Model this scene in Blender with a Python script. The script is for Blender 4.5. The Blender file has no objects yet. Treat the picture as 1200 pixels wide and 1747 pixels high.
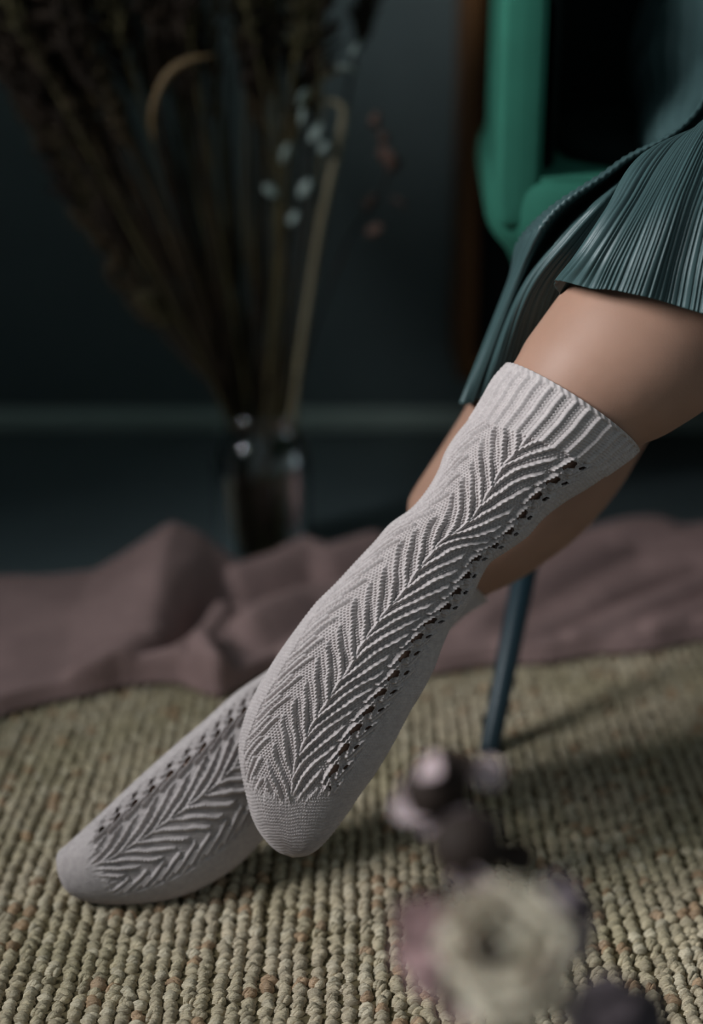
import bpy, bmesh, math, random
import numpy as np
from mathutils import Vector

random.seed(7)
rng = np.random.default_rng(7)
scene = bpy.context.scene
COL = scene.collection

# ------------------------------------------------------------------ camera
CAM_H, PITCH, FPX = 0.62, math.radians(20.0), 2426.0
SP, CP = math.sin(PITCH), math.cos(PITCH)
cam_d = bpy.data.cameras.new('camera')
cam = bpy.data.objects.new('camera', cam_d)
COL.objects.link(cam)
cam.location = (0, 0, CAM_H)
cam.rotation_euler = (math.pi / 2 - PITCH, 0, 0)
cam_d.sensor_fit = 'VERTICAL'
cam_d.sensor_height = 36.0
cam_d.lens = FPX / 1747.0 * 36.0
cam_d.clip_start = 0.02
cam_d.dof.use_dof = True
cam_d.dof.focus_distance = 0.925
cam_d.dof.aperture_fstop = 1.9
scene.camera = cam

# ------------------------------------------------------------------ world, window light, exposure
world = bpy.data.worlds.new('world')
scene.world = world
world.use_nodes = True
bg = world.node_tree.nodes['Background']
bg.inputs[0].default_value = (0.75, 0.92, 1.0, 1)
bg.inputs[1].default_value = 0.16

WIN_X, WIN_Y0, WIN_Y1, WIN_Z0, WIN_Z1 = -1.30, -0.35, 0.76, 0.95, 2.50
REVEAL = 0.95  # unseen left wall deepened so its jamb shades the room's back left
ld = bpy.data.lights.new('window_daylight', 'AREA')
ld.shape = 'RECTANGLE'
ld.size = WIN_Z1 - WIN_Z0
ld.size_y = WIN_Y1 - WIN_Y0
ld.energy = 150
ld.color = (0.91, 0.96, 1.0)
lo = bpy.data.objects.new('window_daylight', ld)
COL.objects.link(lo)
lo.location = (WIN_X - REVEAL + .02, (WIN_Y0 + WIN_Y1) / 2, (WIN_Z0 + WIN_Z1) / 2)
lo.rotation_euler = (0, -math.pi / 2, 0)

scene.view_settings.view_transform = 'Standard'
scene.view_settings.look = 'None'
scene.view_settings.gamma = 1.0
scene.view_settings.use_curve_mapping = False
scene.view_settings.exposure = 0.76


# ------------------------------------------------------------------ helpers
def P(px, py, z):
    """point seen at (px, py) of the 1200x1747 picture at depth z in front of the lens"""
    px, py, z = np.asarray(px, float), np.asarray(py, float), np.asarray(z, float)
    xc = (px - 600.0) / FPX * z
    yc = (873.5 - py) / FPX * z
    return np.stack([xc, z * CP + yc * SP, CAM_H + yc * CP - z * SP], axis=-1)


def G(px, py, h=0.0):
    """point of the horizontal plane at height h seen at (px, py)"""
    k = (py - 873.5) / FPX
    z = (CAM_H - h) / (SP + k * CP)
    return P(px, py, z)


FWD = np.array([0.0, CP, -SP])


def spline(t, pts, tq):
    """cubic Hermite through pts at parameters t"""
    t = np.asarray(t, float); pts = np.asarray(pts, float); tq = np.asarray(tq, float)
    m = np.empty_like(pts)
    m[1:-1] = (pts[2:] - pts[:-2]) / (t[2:] - t[:-2])[:, None]
    m[0] = (pts[1] - pts[0]) / (t[1] - t[0])
    m[-1] = (pts[-1] - pts[-2]) / (t[-1] - t[-2])
    i = np.clip(np.searchsorted(t, tq, side='right') - 1, 0, len(t) - 2)
    h = (t[i + 1] - t[i])[:, None]
    s = ((tq - t[i]) / (t[i + 1] - t[i]))[:, None]
    return ((2*s**3 - 3*s**2 + 1) * pts[i] + (s**3 - 2*s**2 + s) * h * m[i]
            + (-2*s**3 + 3*s**2) * pts[i+1] + (s**3 - s**2) * h * m[i+1])


def smooth01(x, a, b):
    x = np.clip((x - a) / (b - a), 0, 1)
    return x * x * (3 - 2 * x)


def tag(o, label=None, cat=None, group=None, kind=None):
    if label: o['label'] = label
    if cat: o['category'] = cat
    if group: o['group'] = group
    if kind: o['kind'] = kind
    return o


def empty(name, loc=(0, 0, 0)):
    o = bpy.data.objects.new(name, None)
    o['kind'] = 'thing'
    COL.objects.link(o)
    o.location = loc
    o.empty_display_size = 0.05
    return o


def mk(name, V, F, mat, parent=None, smooth=True):
    """one mesh object from vertex array V and an (n,3) or (n,4) index array (or list of both); V in world space"""
    V = np.asarray(V, np.float32).reshape(-1, 3)
    if parent is not None:
        off = np.array(parent_world(parent), np.float32)
        V = V - off
    Fs = F if isinstance(F, list) and len(F) and isinstance(F[0], np.ndarray) else [np.asarray(F)]
    Fs = [f for f in Fs if len(f)]
    me = bpy.data.meshes.new(name)
    me.vertices.add(len(V))
    me.vertices.foreach_set('co', V.ravel())
    idx = np.concatenate([f.ravel() for f in Fs]).astype(np.int32)
    sizes = np.concatenate([np.full(len(f), f.shape[1]) for f in Fs]).astype(np.int32)
    starts = np.concatenate([[0], np.cumsum(sizes)[:-1]]).astype(np.int32)
    me.loops.add(len(idx))
    me.loops.foreach_set('vertex_index', idx)
    me.polygons.add(len(sizes))
    me.polygons.foreach_set('loop_start', starts)
    me.polygons.foreach_set('loop_total', sizes)
    me.update(calc_edges=True)
    me.validate()
    if smooth:
        me.polygons.foreach_set('use_smooth', np.ones(len(me.polygons), bool))
    if mat: me.materials.append(mat)
    o = bpy.data.objects.new(name, me)
    COL.objects.link(o)
    if parent is not None: o.parent = parent
    return o


def parent_world(p):
    w = Vector((0, 0, 0))
    while p is not None:
        w += p.location
        p = p.parent
    return w


class MB:
    """collects pieces into one mesh"""
    def __init__(s): s.V = []; s.Q = []; s.T = []; s.n = 0
    def add(s, V, Q=None, T=None):
        V = np.asarray(V, float).reshape(-1, 3)
        if Q is not None and len(Q): s.Q.append(np.asarray(Q) + s.n)
        if T is not None and len(T): s.T.append(np.asarray(T) + s.n)
        s.V.append(V); s.n += len(V); return s
    def box(s, x0, x1, y0, y1, z0, z1, bev=0.0):
        if bev <= 0:
            V = [(x, y, z) for z in (z0, z1) for y in (y0, y1) for x in (x0, x1)]
            return s.add(V, [(0, 2, 3, 1), (4, 5, 7, 6), (0, 1, 5, 4), (2, 6, 7, 3), (0, 4, 6, 2), (1, 3, 7, 5)])
        bm = bmesh.new()
        bmesh.ops.create_cube(bm, size=1)
        for v in bm.verts:
            v.co = Vector(((x0+x1)/2 + v.co.x*(x1-x0), (y0+y1)/2 + v.co.y*(y1-y0), (z0+z1)/2 + v.co.z*(z1-z0)))
        bmesh.ops.bevel(bm, geom=bm.edges[:], offset=bev, segments=2, affect='EDGES', profile=0.5)
        bmesh.ops.triangulate(bm, faces=bm.faces[:])
        bm.verts.ensure_lookup_table()
        V = [v.co[:] for v in bm.verts]; T = [[v.index for v in f.verts] for f in bm.faces]
        bm.free()
        return s.add(V, None, T)
    def tube(s, pts, rad, n=8, m=None, cap=True):
        pts = np.asarray(pts, float)
        k = len(pts)
        rad = np.full(k, rad, float) if np.isscalar(rad) else np.asarray(rad, float)
        if m:
            t = np.concatenate([[0], np.cumsum(np.linalg.norm(np.diff(pts, axis=0), axis=1))])
            tq = np.linspace(0, t[-1], m)
            q = spline(t, np.hstack([pts, rad[:, None]]), tq)
            pts, rad, k = q[:, :3], q[:, 3], m
        tan = np.gradient(pts, axis=0)
        tan /= np.linalg.norm(tan, axis=1)[:, None] + 1e-12
        ref = np.array([0, 0, 1.0]) if abs(tan[0][2]) < 0.9 else np.array([0, 1.0, 0])
        V = []
        nrm = np.cross(tan[0], ref); nrm /= np.linalg.norm(nrm)
        a = np.linspace(0, 2*np.pi, n, endpoint=False)
        for i in range(k):
            nrm = nrm - tan[i] * nrm.dot(tan[i]); nrm /= np.linalg.norm(nrm)
            b = np.cross(tan[i], nrm)
            V.append(pts[i] + rad[i] * (np.cos(a)[:, None] * nrm + np.sin(a)[:, None] * b))
        V = np.concatenate(V)
        Q = grid_quads(k, n, True)
        T = []
        if cap:
            V = np.vstack([V, pts[0], pts[-1]])
            c0, c1 = k*n, k*n+1
            T = [(c0, (j+1) % n, j) for j in range(n)] + [(c1, (k-1)*n+j, (k-1)*n+(j+1) % n) for j in range(n)]
        return s.add(V, Q, T)
    def lathe(s, prof, c, n=32, cap=False):
        prof = np.asarray(prof, float)
        a = np.linspace(0, 2*np.pi, n, endpoint=False)
        V = [(c[0]+r*math.cos(t), c[1]+r*math.sin(t), c[2]+z) for r, z in prof for t in a]
        return s.add(V, grid_quads(len(prof), n, True)[:, ::-1])
    def build(s, name, mat, parent=None, smooth=True):
        F = []
        if s.Q: F.append(np.concatenate(s.Q))
        if s.T: F.append(np.concatenate(s.T))
        return mk(name, np.concatenate(s.V), F, mat, parent, smooth)


def grid_quads(nv, nu, wrap):
    i = np.arange(nv - 1)[:, None]
    j = np.arange(nu if wrap else nu - 1)[None, :]
    j2 = (j + 1) % nu
    return np.stack([i*nu + j + 0*i, i*nu + j2, (i+1)*nu + j2, (i+1)*nu + j], axis=-1).reshape(-1, 4)


def grid_normals(V, wrap):
    du = (np.roll(V, -1, 1) - np.roll(V, 1, 1)) if wrap else np.gradient(V, axis=1)
    dv = np.gradient(V, axis=0)
    n = np.cross(du, dv)
    return n / (np.linalg.norm(n, axis=2, keepdims=True) + 1e-15)


# ------------------------------------------------------------------ materials
def lin(c):
    return tuple(((x/255)/12.92 if x/255 <= 0.04045 else ((x/255+0.055)/1.055)**2.4) for x in c) + (1.0,)


def material(name, rgb, rough=0.7, spec=0.3, noise=0.0, nscale=20, bump=0.0, bscale=200, sheen=0.0, coords='Object',
             stretch=(1, 1, 1), rgb2=None, sss=0.0, metal=0.0):
    m = bpy.data.materials.new(name)
    m.use_nodes = True
    nt = m.node_tree
    b = nt.nodes['Principled BSDF']
    b.inputs['Roughness'].default_value = rough
    b.inputs['Specular IOR Level'].default_value = spec
    b.inputs['Metallic'].default_value = metal
    if sheen:
        b.inputs['Sheen Weight'].default_value = sheen
        b.inputs['Sheen Roughness'].default_value = 0.4
        b.inputs['Sheen Tint'].default_value = lin(rgb)
    if sss:
        b.inputs['Subsurface Weight'].default_value = sss
        b.inputs['Subsurface Radius'].default_value = (1.0, 0.35, 0.2)
        b.inputs['Subsurface Scale'].default_value = 0.004
    tc = nt.nodes.new('ShaderNodeTexCoord')
    mp = nt.nodes.new('ShaderNodeMapping')
    mp.inputs['Scale'].default_value = stretch
    nt.links.new(tc.outputs[coords], mp.inputs['Vector'])
    c1 = lin(rgb)
    if noise or rgb2:
        n = nt.nodes.new('ShaderNodeTexNoise')
        n.inputs['Scale'].default_value = nscale
        n.inputs['Detail'].default_value = 4
        nt.links.new(mp.outputs[0], n.inputs['Vector'])
        r = nt.nodes.new('ShaderNodeValToRGB')
        r.color_ramp.elements[0].position = 0.3
        r.color_ramp.elements[1].position = 0.7
        r.color_ramp.elements[0].color = lin(rgb2) if rgb2 else tuple(x*(1-noise) for x in c1[:3]) + (1,)
        r.color_ramp.elements[1].color = c1 if rgb2 else tuple(min(1, x*(1+noise)) for x in c1[:3]) + (1,)
        nt.links.new(n.outputs['Fac'], r.inputs['Fac'])
        nt.links.new(r.outputs['Color'], b.inputs['Base Color'])
    else:
        b.inputs['Base Color'].default_value = c1
    if bump:
        n2 = nt.nodes.new('ShaderNodeTexNoise')
        n2.inputs['Scale'].default_value = bscale
        n2.inputs['Detail'].default_value = 3
        nt.links.new(mp.outputs[0], n2.inputs['Vector'])
        bp = nt.nodes.new('ShaderNodeBump')
        bp.inputs['Strength'].default_value = bump
        bp.inputs['Distance'].default_value = 0.002
        nt.links.new(n2.outputs['Fac'], bp.inputs['Height'])
        nt.links.new(bp.outputs['Normal'], b.inputs['Normal'])
    return m


M_WALL = material('wall_paint', (104, 115, 115), 0.8, 0.2, noise=0.06, nscale=6, bump=0.1, bscale=60)
M_TRIM = material('trim_paint', (124, 134, 126), 0.6, 0.3)
M_FLOOR = material('floor_paint', (104, 117, 119), 0.38, 0.5, noise=0.1, nscale=8, bump=0.05, bscale=30)
M_SOCK = material('sock_wool', (172, 161, 158), 0.95, 0.05, noise=0.10, nscale=260, bump=0.25, bscale=2200, sheen=0.15)
M_SKIN = material('skin', (150, 114, 96), 0.55, 0.3, noise=0.06, nscale=30, bump=0.06, bscale=900, sss=0.12)
M_SKIRT = material('skirt_satin', (50, 69, 69), 0.45, 0.4, noise=0.06, nscale=40, bump=0.1, bscale=1500, sheen=0.2)
M_VELVET = material('green_velvet', (36, 86, 71), 0.85, 0.15, noise=0.12, nscale=14, bump=0.15, bscale=900, sheen=0.35)
M_LEG = material('leg_paint', (16, 38, 46), 0.45, 0.4)
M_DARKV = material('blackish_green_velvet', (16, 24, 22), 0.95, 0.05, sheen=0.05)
M_BLACK = material('black_felt', (22, 25, 25), 0.9, 0.1, bump=0.1, bscale=500)
M_BLANKET = material('blanket_muslin', (138, 113, 109), 0.95, 0.05, noise=0.08, nscale=50, bump=0.6, bscale=420, sheen=0.1)
M_WOOD = material('brown_wood', (112, 74, 40), 0.5, 0.3, rgb2=(84, 54, 28), nscale=8, stretch=(6, 6, 0.6))
M_FRAME = material('window_paint', (220, 222, 222), 0.4, 0.5)
M_JUTEBASE = material('jute_backing', (84, 74, 54), 0.95, 0.05, noise=0.2, nscale=200)
M_GRASS = material('dry_grass_brown', (70, 58, 42), 0.9, 0.1, rgb2=(48, 40, 30), nscale=30)
M_GRASS2 = material('dry_grass_olive', (80, 72, 48), 0.9, 0.1, rgb2=(50, 46, 34), nscale=30)
M_GRASSD = material('dry_grass_dark', (46, 36, 28), 0.9, 0.1, rgb2=(34, 28, 24), nscale=30)
M_REED = material('pale_reed', (120, 110, 88), 0.6, 0.3, rgb2=(100, 90, 70), nscale=20)
M_TAN = material('tan_blade', (104, 82, 54), 0.6, 0.3, rgb2=(84, 66, 42), nscale=20)
M_POD = material('silver_pod', (112, 122, 116), 0.5, 0.4, noise=0.1, nscale=40)
M_RUST = material('rusty_leaf', (78, 58, 50), 0.8, 0.2, rgb2=(60, 46, 40), nscale=40)
M_CREAM = material('cream_petal', (196, 184, 166), 0.8, 0.2, rgb2=(128, 120, 102), nscale=40, sss=0.1)
M_MAUVE = material('mauve_petal', (148, 118, 116), 0.75, 0.25, rgb2=(112, 86, 84), nscale=40, sss=0.1)
M_PINK = material('pale_pink_petal', (184, 164, 164), 0.6, 0.3, rgb2=(152, 130, 130), nscale=40, sss=0.1)
M_UMBER = material('umber_bud', (42, 30, 24), 0.75, 0.2, rgb2=(34, 25, 20), nscale=60)
M_DUSK = material('dusk_leaf', (84, 72, 76), 0.75, 0.25, rgb2=(60, 52, 52), nscale=40)
M_STEM = material('dried_stem', (74, 60, 44), 0.8, 0.2)


def glass_material():
    m = bpy.data.materials.new('clear_glass')
    m.use_nodes = True
    b = m.node_tree.nodes['Principled BSDF']
    b.inputs['Base Color'].default_value = (0.86, 0.93, 0.92, 1)
    b.inputs['Roughness'].default_value = 0.02
    b.inputs['Transmission Weight'].default_value = 1.0
    b.inputs['IOR'].default_value = 1.45
    return m
M_GLASS = glass_material()


def jute_material():
    m = material('jute_yarn', (150, 134, 104), 0.5, 0.45)
    nt = m.node_tree
    b = nt.nodes['Principled BSDF']
    at = nt.nodes.new('ShaderNodeAttribute'); at.attribute_name = 'tint'
    tc = nt.nodes.new('ShaderNodeTexCoord')
    mp = nt.nodes.new('ShaderNodeMapping'); mp.inputs['Scale'].default_value = (110, 1100, 1100)
    nt.links.new(tc.outputs['Object'], mp.inputs['Vector'])
    n = nt.nodes.new('ShaderNodeTexNoise'); n.inputs['Scale'].default_value = 1.0; n.inputs['Detail'].default_value = 3
    nt.links.new(mp.outputs[0], n.inputs['Vector'])
    mr = nt.nodes.new('ShaderNodeMapRange')
    mr.inputs['From Min'].default_value = 0.3; mr.inputs['From Max'].default_value = 0.7
    mr.inputs['To Min'].default_value = 0.84; mr.inputs['To Max'].default_value = 1.14
    nt.links.new(n.outputs['Fac'], mr.inputs['Value'])
    mx = nt.nodes.new('ShaderNodeMix'); mx.data_type = 'RGBA'; mx.blend_type = 'MULTIPLY'
    mx.inputs['Factor'].default_value = 1.0
    nt.links.new(at.outputs['Color'], mx.inputs['A'])
    nt.links.new(mr.outputs[0], mx.inputs['B'])
    nt.links.new(mx.outputs['Result'], b.inputs['Base Color'])
    bp = nt.nodes.new('ShaderNodeBump'); bp.inputs['Strength'].default_value = 0.8; bp.inputs['Distance'].default_value = 0.0016
    nt.links.new(n.outputs['Fac'], bp.inputs['Height'])
    nt.links.new(bp.outputs['Normal'], b.inputs['Normal'])
    return m
M_JUTE = jute_material()

# ------------------------------------------------------------------ room
WALL_Y = 2.07
tag(MB().box(WIN_X, 2.6, -1.6, WALL_Y, -0.05, 0.0).build('floor', M_FLOOR, smooth=False), kind='structure')
tag(MB().box(WIN_X, 2.6, WALL_Y, WALL_Y + 0.1, -0.05, 2.9).build('wall_back', M_WALL, smooth=False), kind='structure')
b = MB()
wx0, wx1 = WIN_X - REVEAL, WIN_X
b.box(wx0, wx1, -1.6, WIN_Y0, -0.05, 2.9).box(wx0, wx1, WIN_Y1, WALL_Y + 0.1, -0.05, 2.9)
b.box(wx0, wx1, WIN_Y0, WIN_Y1, -0.05, WIN_Z0).box(wx0, wx1, WIN_Y0, WIN_Y1, WIN_Z1, 2.9)
tag(b.build('wall_left', M_WALL, smooth=False), kind='structure')
tag(MB().box(WIN_X, 2.6, WALL_Y - 0.014, WALL_Y - 0.0005, 0.0005, 0.034, 0.004).build('baseboard_back', M_TRIM, smooth=False), kind='structure')
b = MB()
fx0, fx1 = WIN_X - REVEAL + .06, WIN_X - REVEAL + .11
ym = (WIN_Y0 + WIN_Y1) / 2
for y0, y1, z0, z1 in ((WIN_Y0, WIN_Y0+.05, WIN_Z0, WIN_Z1), (WIN_Y1-.05, WIN_Y1, WIN_Z0, WIN_Z1),
                       (ym-.04, ym+.04, WIN_Z0, WIN_Z1), (WIN_Y0, WIN_Y1, WIN_Z0, WIN_Z0+.05), (WIN_Y0, WIN_Y1, WIN_Z1-.05, WIN_Z1)):
    b.box(fx0, fx1, y0, y1, z0, z1)
tag(b.build('window_1', M_FRAME, smooth=False), kind='structure')

# ------------------------------------------------------------------ tall wooden cabinet by the wall
cab = empty('cabinet', (0.5, 1.95, 0))
tag(cab, 'tall dark cabinet with a brown wooden frame, against the wall behind the green armchair', 'cabinet')
cx0, cx1, cy0, cy1, cz0, cz1 = 0.143, 0.95, 1.85, 2.05, 0.135, 1.60
MB().box(cx0, cx0+.022, cy0, cy1, cz0, cz1, .002).build('side_panel', M_WOOD, cab, False)
MB().box(cx1-.022, cx1, cy0, cy1, cz0, cz1, .002).build('side_panel', M_WOOD, cab, False)
MB().box(cx0+.0225, cx1-.0225, cy0, cy1, cz0, cz0+.03, .002).build('bottom_panel', M_WOOD, cab, False)
MB().box(cx0+.0225, cx1-.0225, cy0, cy1, cz1-.03, cz1, .002).build('top_panel', M_WOOD, cab, False)
for x0, x1 in ((cx0+.024, 0.545), (0.548, cx1-.024)):
    d = MB().box(x0, x1, cy0+.012, cy0+.03, cz0+.032, cz1-.032, .002).build('door', M_BLACK, cab, False)
    hx = x1-.03 if x0 < .3 else x0+.03
    MB().tube([(hx, cy0+.002, .8), (hx, cy0+.002, .92)], .004, 8).build('handle', M_WOOD, d)
MB().box(cx0+.0225, cx1-.0225, cy1-.012, cy1-.002, cz0+.031, cz1-.031).build('back_panel', M_WOOD, cab, False)
for x in (cx0+.17, cx1-.1):
    for y in (cy0+.05, cy1-.05):
        MB().tube([(x, y, 0), (x, y, cz0)], [.012, .018], 10).build('leg', M_WOOD, cab)

# ------------------------------------------------------------------ jute rug
rug = empty('jute_rug', (0.05, 0.9, 0))
tag(rug, 'chunky natural jute rug woven in ribbed rows of knotted loops, on the floor', 'rug')
RX0, RX1, RY0, RY1 = -0.57, 0.63, 0.36, 1.47
MB().box(RX0, RX1, RY0, RY1, 0.0, 0.0035).build('backing', M_JUTEBASE, rug, False)
DX, DY = 0.0104, 0.0079
xs = np.arange(RX0 + .006, RX1, DX)
ys = np.arange(RY0 + .004, RY1, DY)
nx, ny = len(xs), len(ys)
cxx, cyy = np.meshgrid(xs, ys, indexing='ij')
cyy = cyy + (np.arange(nx)[:, None] % 2) * DY * .5
colj = rng.normal(0, .0006, nx)[:, None] + .0016*np.sin(cyy*9+np.arange(nx)[:, None]*.35)
cxx = cxx + colj + rng.normal(0, .0006, cxx.shape)
cyy = cyy + rng.normal(0, .0014, cyy.shape)
N = nx * ny
cx_, cy_ = cxx.ravel(), cyy.ravel()
K = 3                                                            # three strands of yarn to a loop
N2 = N*K
ply = np.tile([-1.0, 0.0, 1.0], N)
cx_, cy_ = np.repeat(cx_, K), np.repeat(cy_, K)
rot = np.repeat(rng.normal(.34, .26, N), K) + rng.normal(0, .14, N2)
lw = np.repeat(rng.uniform(.78, 1.25, N), K)
cx_ = cx_ + rng.normal(0, .0006, N2) - np.sin(rot)*ply*.0022*lw
cy_ = cy_ + np.cos(rot)*ply*.0022*lw + rng.normal(0, .0003, N2)
sx = .0053*rng.uniform(.8, 1.15, N2); sy = .0019*lw*rng.uniform(.8, 1.3, N2)
sz = .0062*rng.uniform(.74, 1.16, N2)*np.repeat(rng.uniform(.85, 1.12, N), K)*(1-.10*np.abs(ply))
N = N2
NS, rings = 6, [(1.0, -.12), (.84, .60)]
th = np.linspace(0, 2*np.pi, NS, endpoint=False)
T0 = np.concatenate([np.stack([r*np.cos(th), r*np.sin(th), np.full(NS, z)], 1) for r, z in rings] + [np.array([[0, 0, 1.0]])])
nvt = len(T0)
lx = T0[None, :, 0]*sx[:, None]; ly = T0[None, :, 1]*sy[:, None]
lz = T0[None, :, 2]*sz[:, None]
lz = lz - 52*lx**2 + rng.normal(0, .0002, lx.shape)            # the yarn arches over
ly = ly + rng.normal(0, .00018, lx.shape) + (lx*lx*20*np.repeat(rng.normal(0, 1, N//K), K)[:, None])
cr, sr = np.cos(rot)[:, None], np.sin(rot)[:, None]
V = np.stack([cx_[:, None] + lx*cr - ly*sr, cy_[:, None] + lx*sr + ly*cr, .0040 + lz], -1)
q = np.concatenate([np.stack([k*NS+np.arange(NS), k*NS+(np.arange(NS)+1) % NS, (k+1)*NS+(np.arange(NS)+1) % NS, (k+1)*NS+np.arange(NS)], 1) for k in range(1)])
t = np.stack([NS+np.arange(NS), NS+(np.arange(NS)+1) % NS, np.full(NS, 2*NS)], 1)
offs = (np.arange(N)*nvt)[:, None, None]
loops = mk('woven_loops', V, [(q[None]+offs).reshape(-1, 4), (t[None]+offs).reshape(-1, 3)], M_JUTE, rug)
tag(loops, kind='stuff')
base = np.array(lin((180, 163, 138))[:3]); olive = np.array(lin((158, 145, 112))[:3]); rust = np.array(lin((150, 104, 66))[:3]); pale = np.array(lin((200, 186, 162))[:3])
f1 = .5+.5*np.sin(cx_*23+1.3*np.sin(cy_*31))*np.sin(cy_*19+2*np.sin(cx_*13))
tint = base + (olive-base)*(f1*.7)[:, None]
w = np.repeat(rng.uniform(0, 1, N//K), K)
tint = np.where((w < .16)[:, None], tint*.5+pale*.5, tint)
rp = (np.repeat(rng.uniform(0, 1, N//K), K) < .05) | ((np.sin(cx_*47+3)*np.sin(cy_*83) > .93))
tint = np.where(rp[:, None], tint*.45+rust*.55, tint)
tint = tint*rng.uniform(.75, 1.18, N)[:, None]
cd = np.ones((N, nvt, 4), np.float32); cd[:, :, :3] = tint[:, None, :]
ca = loops.data.color_attributes.new('tint', 'FLOAT_COLOR', 'POINT')
ca.data.foreach_set('color', cd.ravel())

# ------------------------------------------------------------------ green armchair
CH = np.array([0.460, 1.44, 0.0]); CHA = math.radians(-4.0)
chair = empty('armchair', tuple(CH))
tag(chair, 'green velvet tub armchair on dark teal legs, the person sits in it', 'armchair')


def chp(p):
    p = np.asarray(p, float); c, s = math.cos(CHA), math.sin(CHA)
    return np.stack([CH[0]+p[..., 0]*c-p[..., 1]*s, CH[1]+p[..., 0]*s+p[..., 1]*c, p[..., 2]], -1)


def ring_super(a, bb, z, n=72, e=4.0, y0=0.0):
    t = np.linspace(0, 2*np.pi, n, endpoint=False)
    c, s = np.cos(t), np.sin(t)
    return np.stack([a*np.sign(c)*np.abs(c)**(2/e), y0+bb*np.sign(s)*np.abs(s)**(2/e), np.full(n, z)], 1)
# bucket seat base: (height, half width, half depth)
prof = [(.262, .10, .10), (.264, .19, .19), (.275, .232, .22), (.30, .262, .245), (.34, .286, .272), (.38, .300, .292), (.408, .312, .306), (.430, .327, .314), (.45, .331, .317),
        (.470, .329, .316), (.479, .322, .310), (.483, .312, .300), (.484, .2, .2), (.484, .05, .05)]
hs = np.array([p[0] for p in prof]); k = np.arange(len(prof))
pq = spline(k.astype(float), np.array(prof), np.linspace(0, len(prof)-1, 60))
V = np.concatenate([chp(ring_super(a, d, z, e=4.0+6*float(smooth01(z, .37, .45)))) for z, a, d in pq])
mk('seat_base', V, [grid_quads(60, 72, True)[:, ::-1], np.array([list(range(72))]), ], M_VELVET, chair)
# seat cushion
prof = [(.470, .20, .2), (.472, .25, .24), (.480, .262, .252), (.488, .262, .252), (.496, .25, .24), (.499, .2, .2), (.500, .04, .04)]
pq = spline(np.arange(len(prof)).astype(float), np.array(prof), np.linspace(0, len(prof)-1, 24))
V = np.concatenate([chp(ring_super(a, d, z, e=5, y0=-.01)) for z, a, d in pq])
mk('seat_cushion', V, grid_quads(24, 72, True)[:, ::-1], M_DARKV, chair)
# arm and back shell: rounded section swept along a U
U = [(-.305, -.285), (-.305, -.1), (-.305, .06), (-.285, .17), (-.22, .25), (-.1, .272), (0, .275), (.1, .272), (.22, .25), (.285, .17), (.305, .06), (.305, -.1), (.305, -.285)]
ht = [.640, .745, .80, .82, .83, .80, .80, .80, .83, .82, .80, .745, .640]  # unseen rise behind the arm fronts, added to shade the lap
U = np.array(U); tt = np.concatenate([[0], np.cumsum(np.linalg.norm(np.diff(U, axis=0), axis=1))])
tq = np.linspace(0, tt[-1], 90)
uq = spline(tt, np.hstack([U, np.array(ht)[:, None]]), tq)
tan = np.gradient(uq[:, :2], axis=0); tan /= np.linalg.norm(tan, axis=1)[:, None]
nor = np.stack([-tan[:, 1], tan[:, 0]], 1)
na = 40
ang = np.linspace(0, 2*np.pi, na, endpoint=False)
rows = []
for i in range(-6, 96):
    j = min(max(i, 0), 89)
    e = 0 if 0 <= i <= 89 else (abs(i) if i < 0 else i-89)      # rounded ends
    th_ = min(1, e/6.0)*math.pi/2
    f = math.cos(th_)**.4 if 0 < e < 6 else (1.0 if e == 0 else 0)
    f = max(f, .0005)
    push = math.sin(th_)**.6*.016 if e else 0
    base2 = uq[j, :2] + (-tan[j] if i < 0 else tan[j])*push
    h0, h1 = .44, uq[j, 2]
    zc, zh = (h0+h1)/2, (h1-h0)/2
    sc = .0188*f
    c, s = np.cos(ang), np.sin(ang)
    ex = np.sign(c)*np.abs(c)**(2/4.5)*sc
    zz = zc + np.sign(s)*np.abs(s)**(2/9.0)*(zh-.024*(1-f))
    rows.append(np.stack([base2[0]+nor[j, 0]*ex, base2[1]+nor[j, 1]*ex, zz], 1))
V = chp(np.concatenate(rows))
shell = mk('arm_and_back', V, grid_quads(len(rows), na, True)[:, ::-1], M_VELVET, chair)
# dark inner padding hugging the shell
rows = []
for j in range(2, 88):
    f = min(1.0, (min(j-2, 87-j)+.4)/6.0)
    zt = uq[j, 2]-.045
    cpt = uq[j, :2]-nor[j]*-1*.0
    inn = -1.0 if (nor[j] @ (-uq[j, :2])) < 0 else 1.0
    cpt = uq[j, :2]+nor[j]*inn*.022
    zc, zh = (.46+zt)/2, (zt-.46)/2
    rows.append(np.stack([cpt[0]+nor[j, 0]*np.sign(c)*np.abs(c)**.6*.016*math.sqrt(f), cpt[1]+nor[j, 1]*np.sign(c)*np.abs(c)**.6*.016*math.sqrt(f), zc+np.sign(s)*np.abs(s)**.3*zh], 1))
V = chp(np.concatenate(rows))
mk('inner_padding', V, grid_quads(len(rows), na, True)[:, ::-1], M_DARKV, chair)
for fx, fy, tx, ty in ((-.316, -.385, -.250, -.19), (.318, -.375, .245, -.19), (-.30, .32, -.22, .2), (.30, .32, .22, .2)):
    a3 = chp(np.array([fx, fy, .006])); b3 = chp(np.array([tx, ty, .31]))
    MB().tube([a3, a3*.98+b3*.02, b3], [.0085, .0092, .0130], 16).build('leg', M_LEG, chair)

# ------------------------------------------------------------------ person: body, socks, skirt
person = empty('person', (0.43, 1.4, 0))
tag(person, 'person seated with crossed legs in lilac grey hand-knit lace socks and a pleated teal skirt', 'person')

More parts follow.
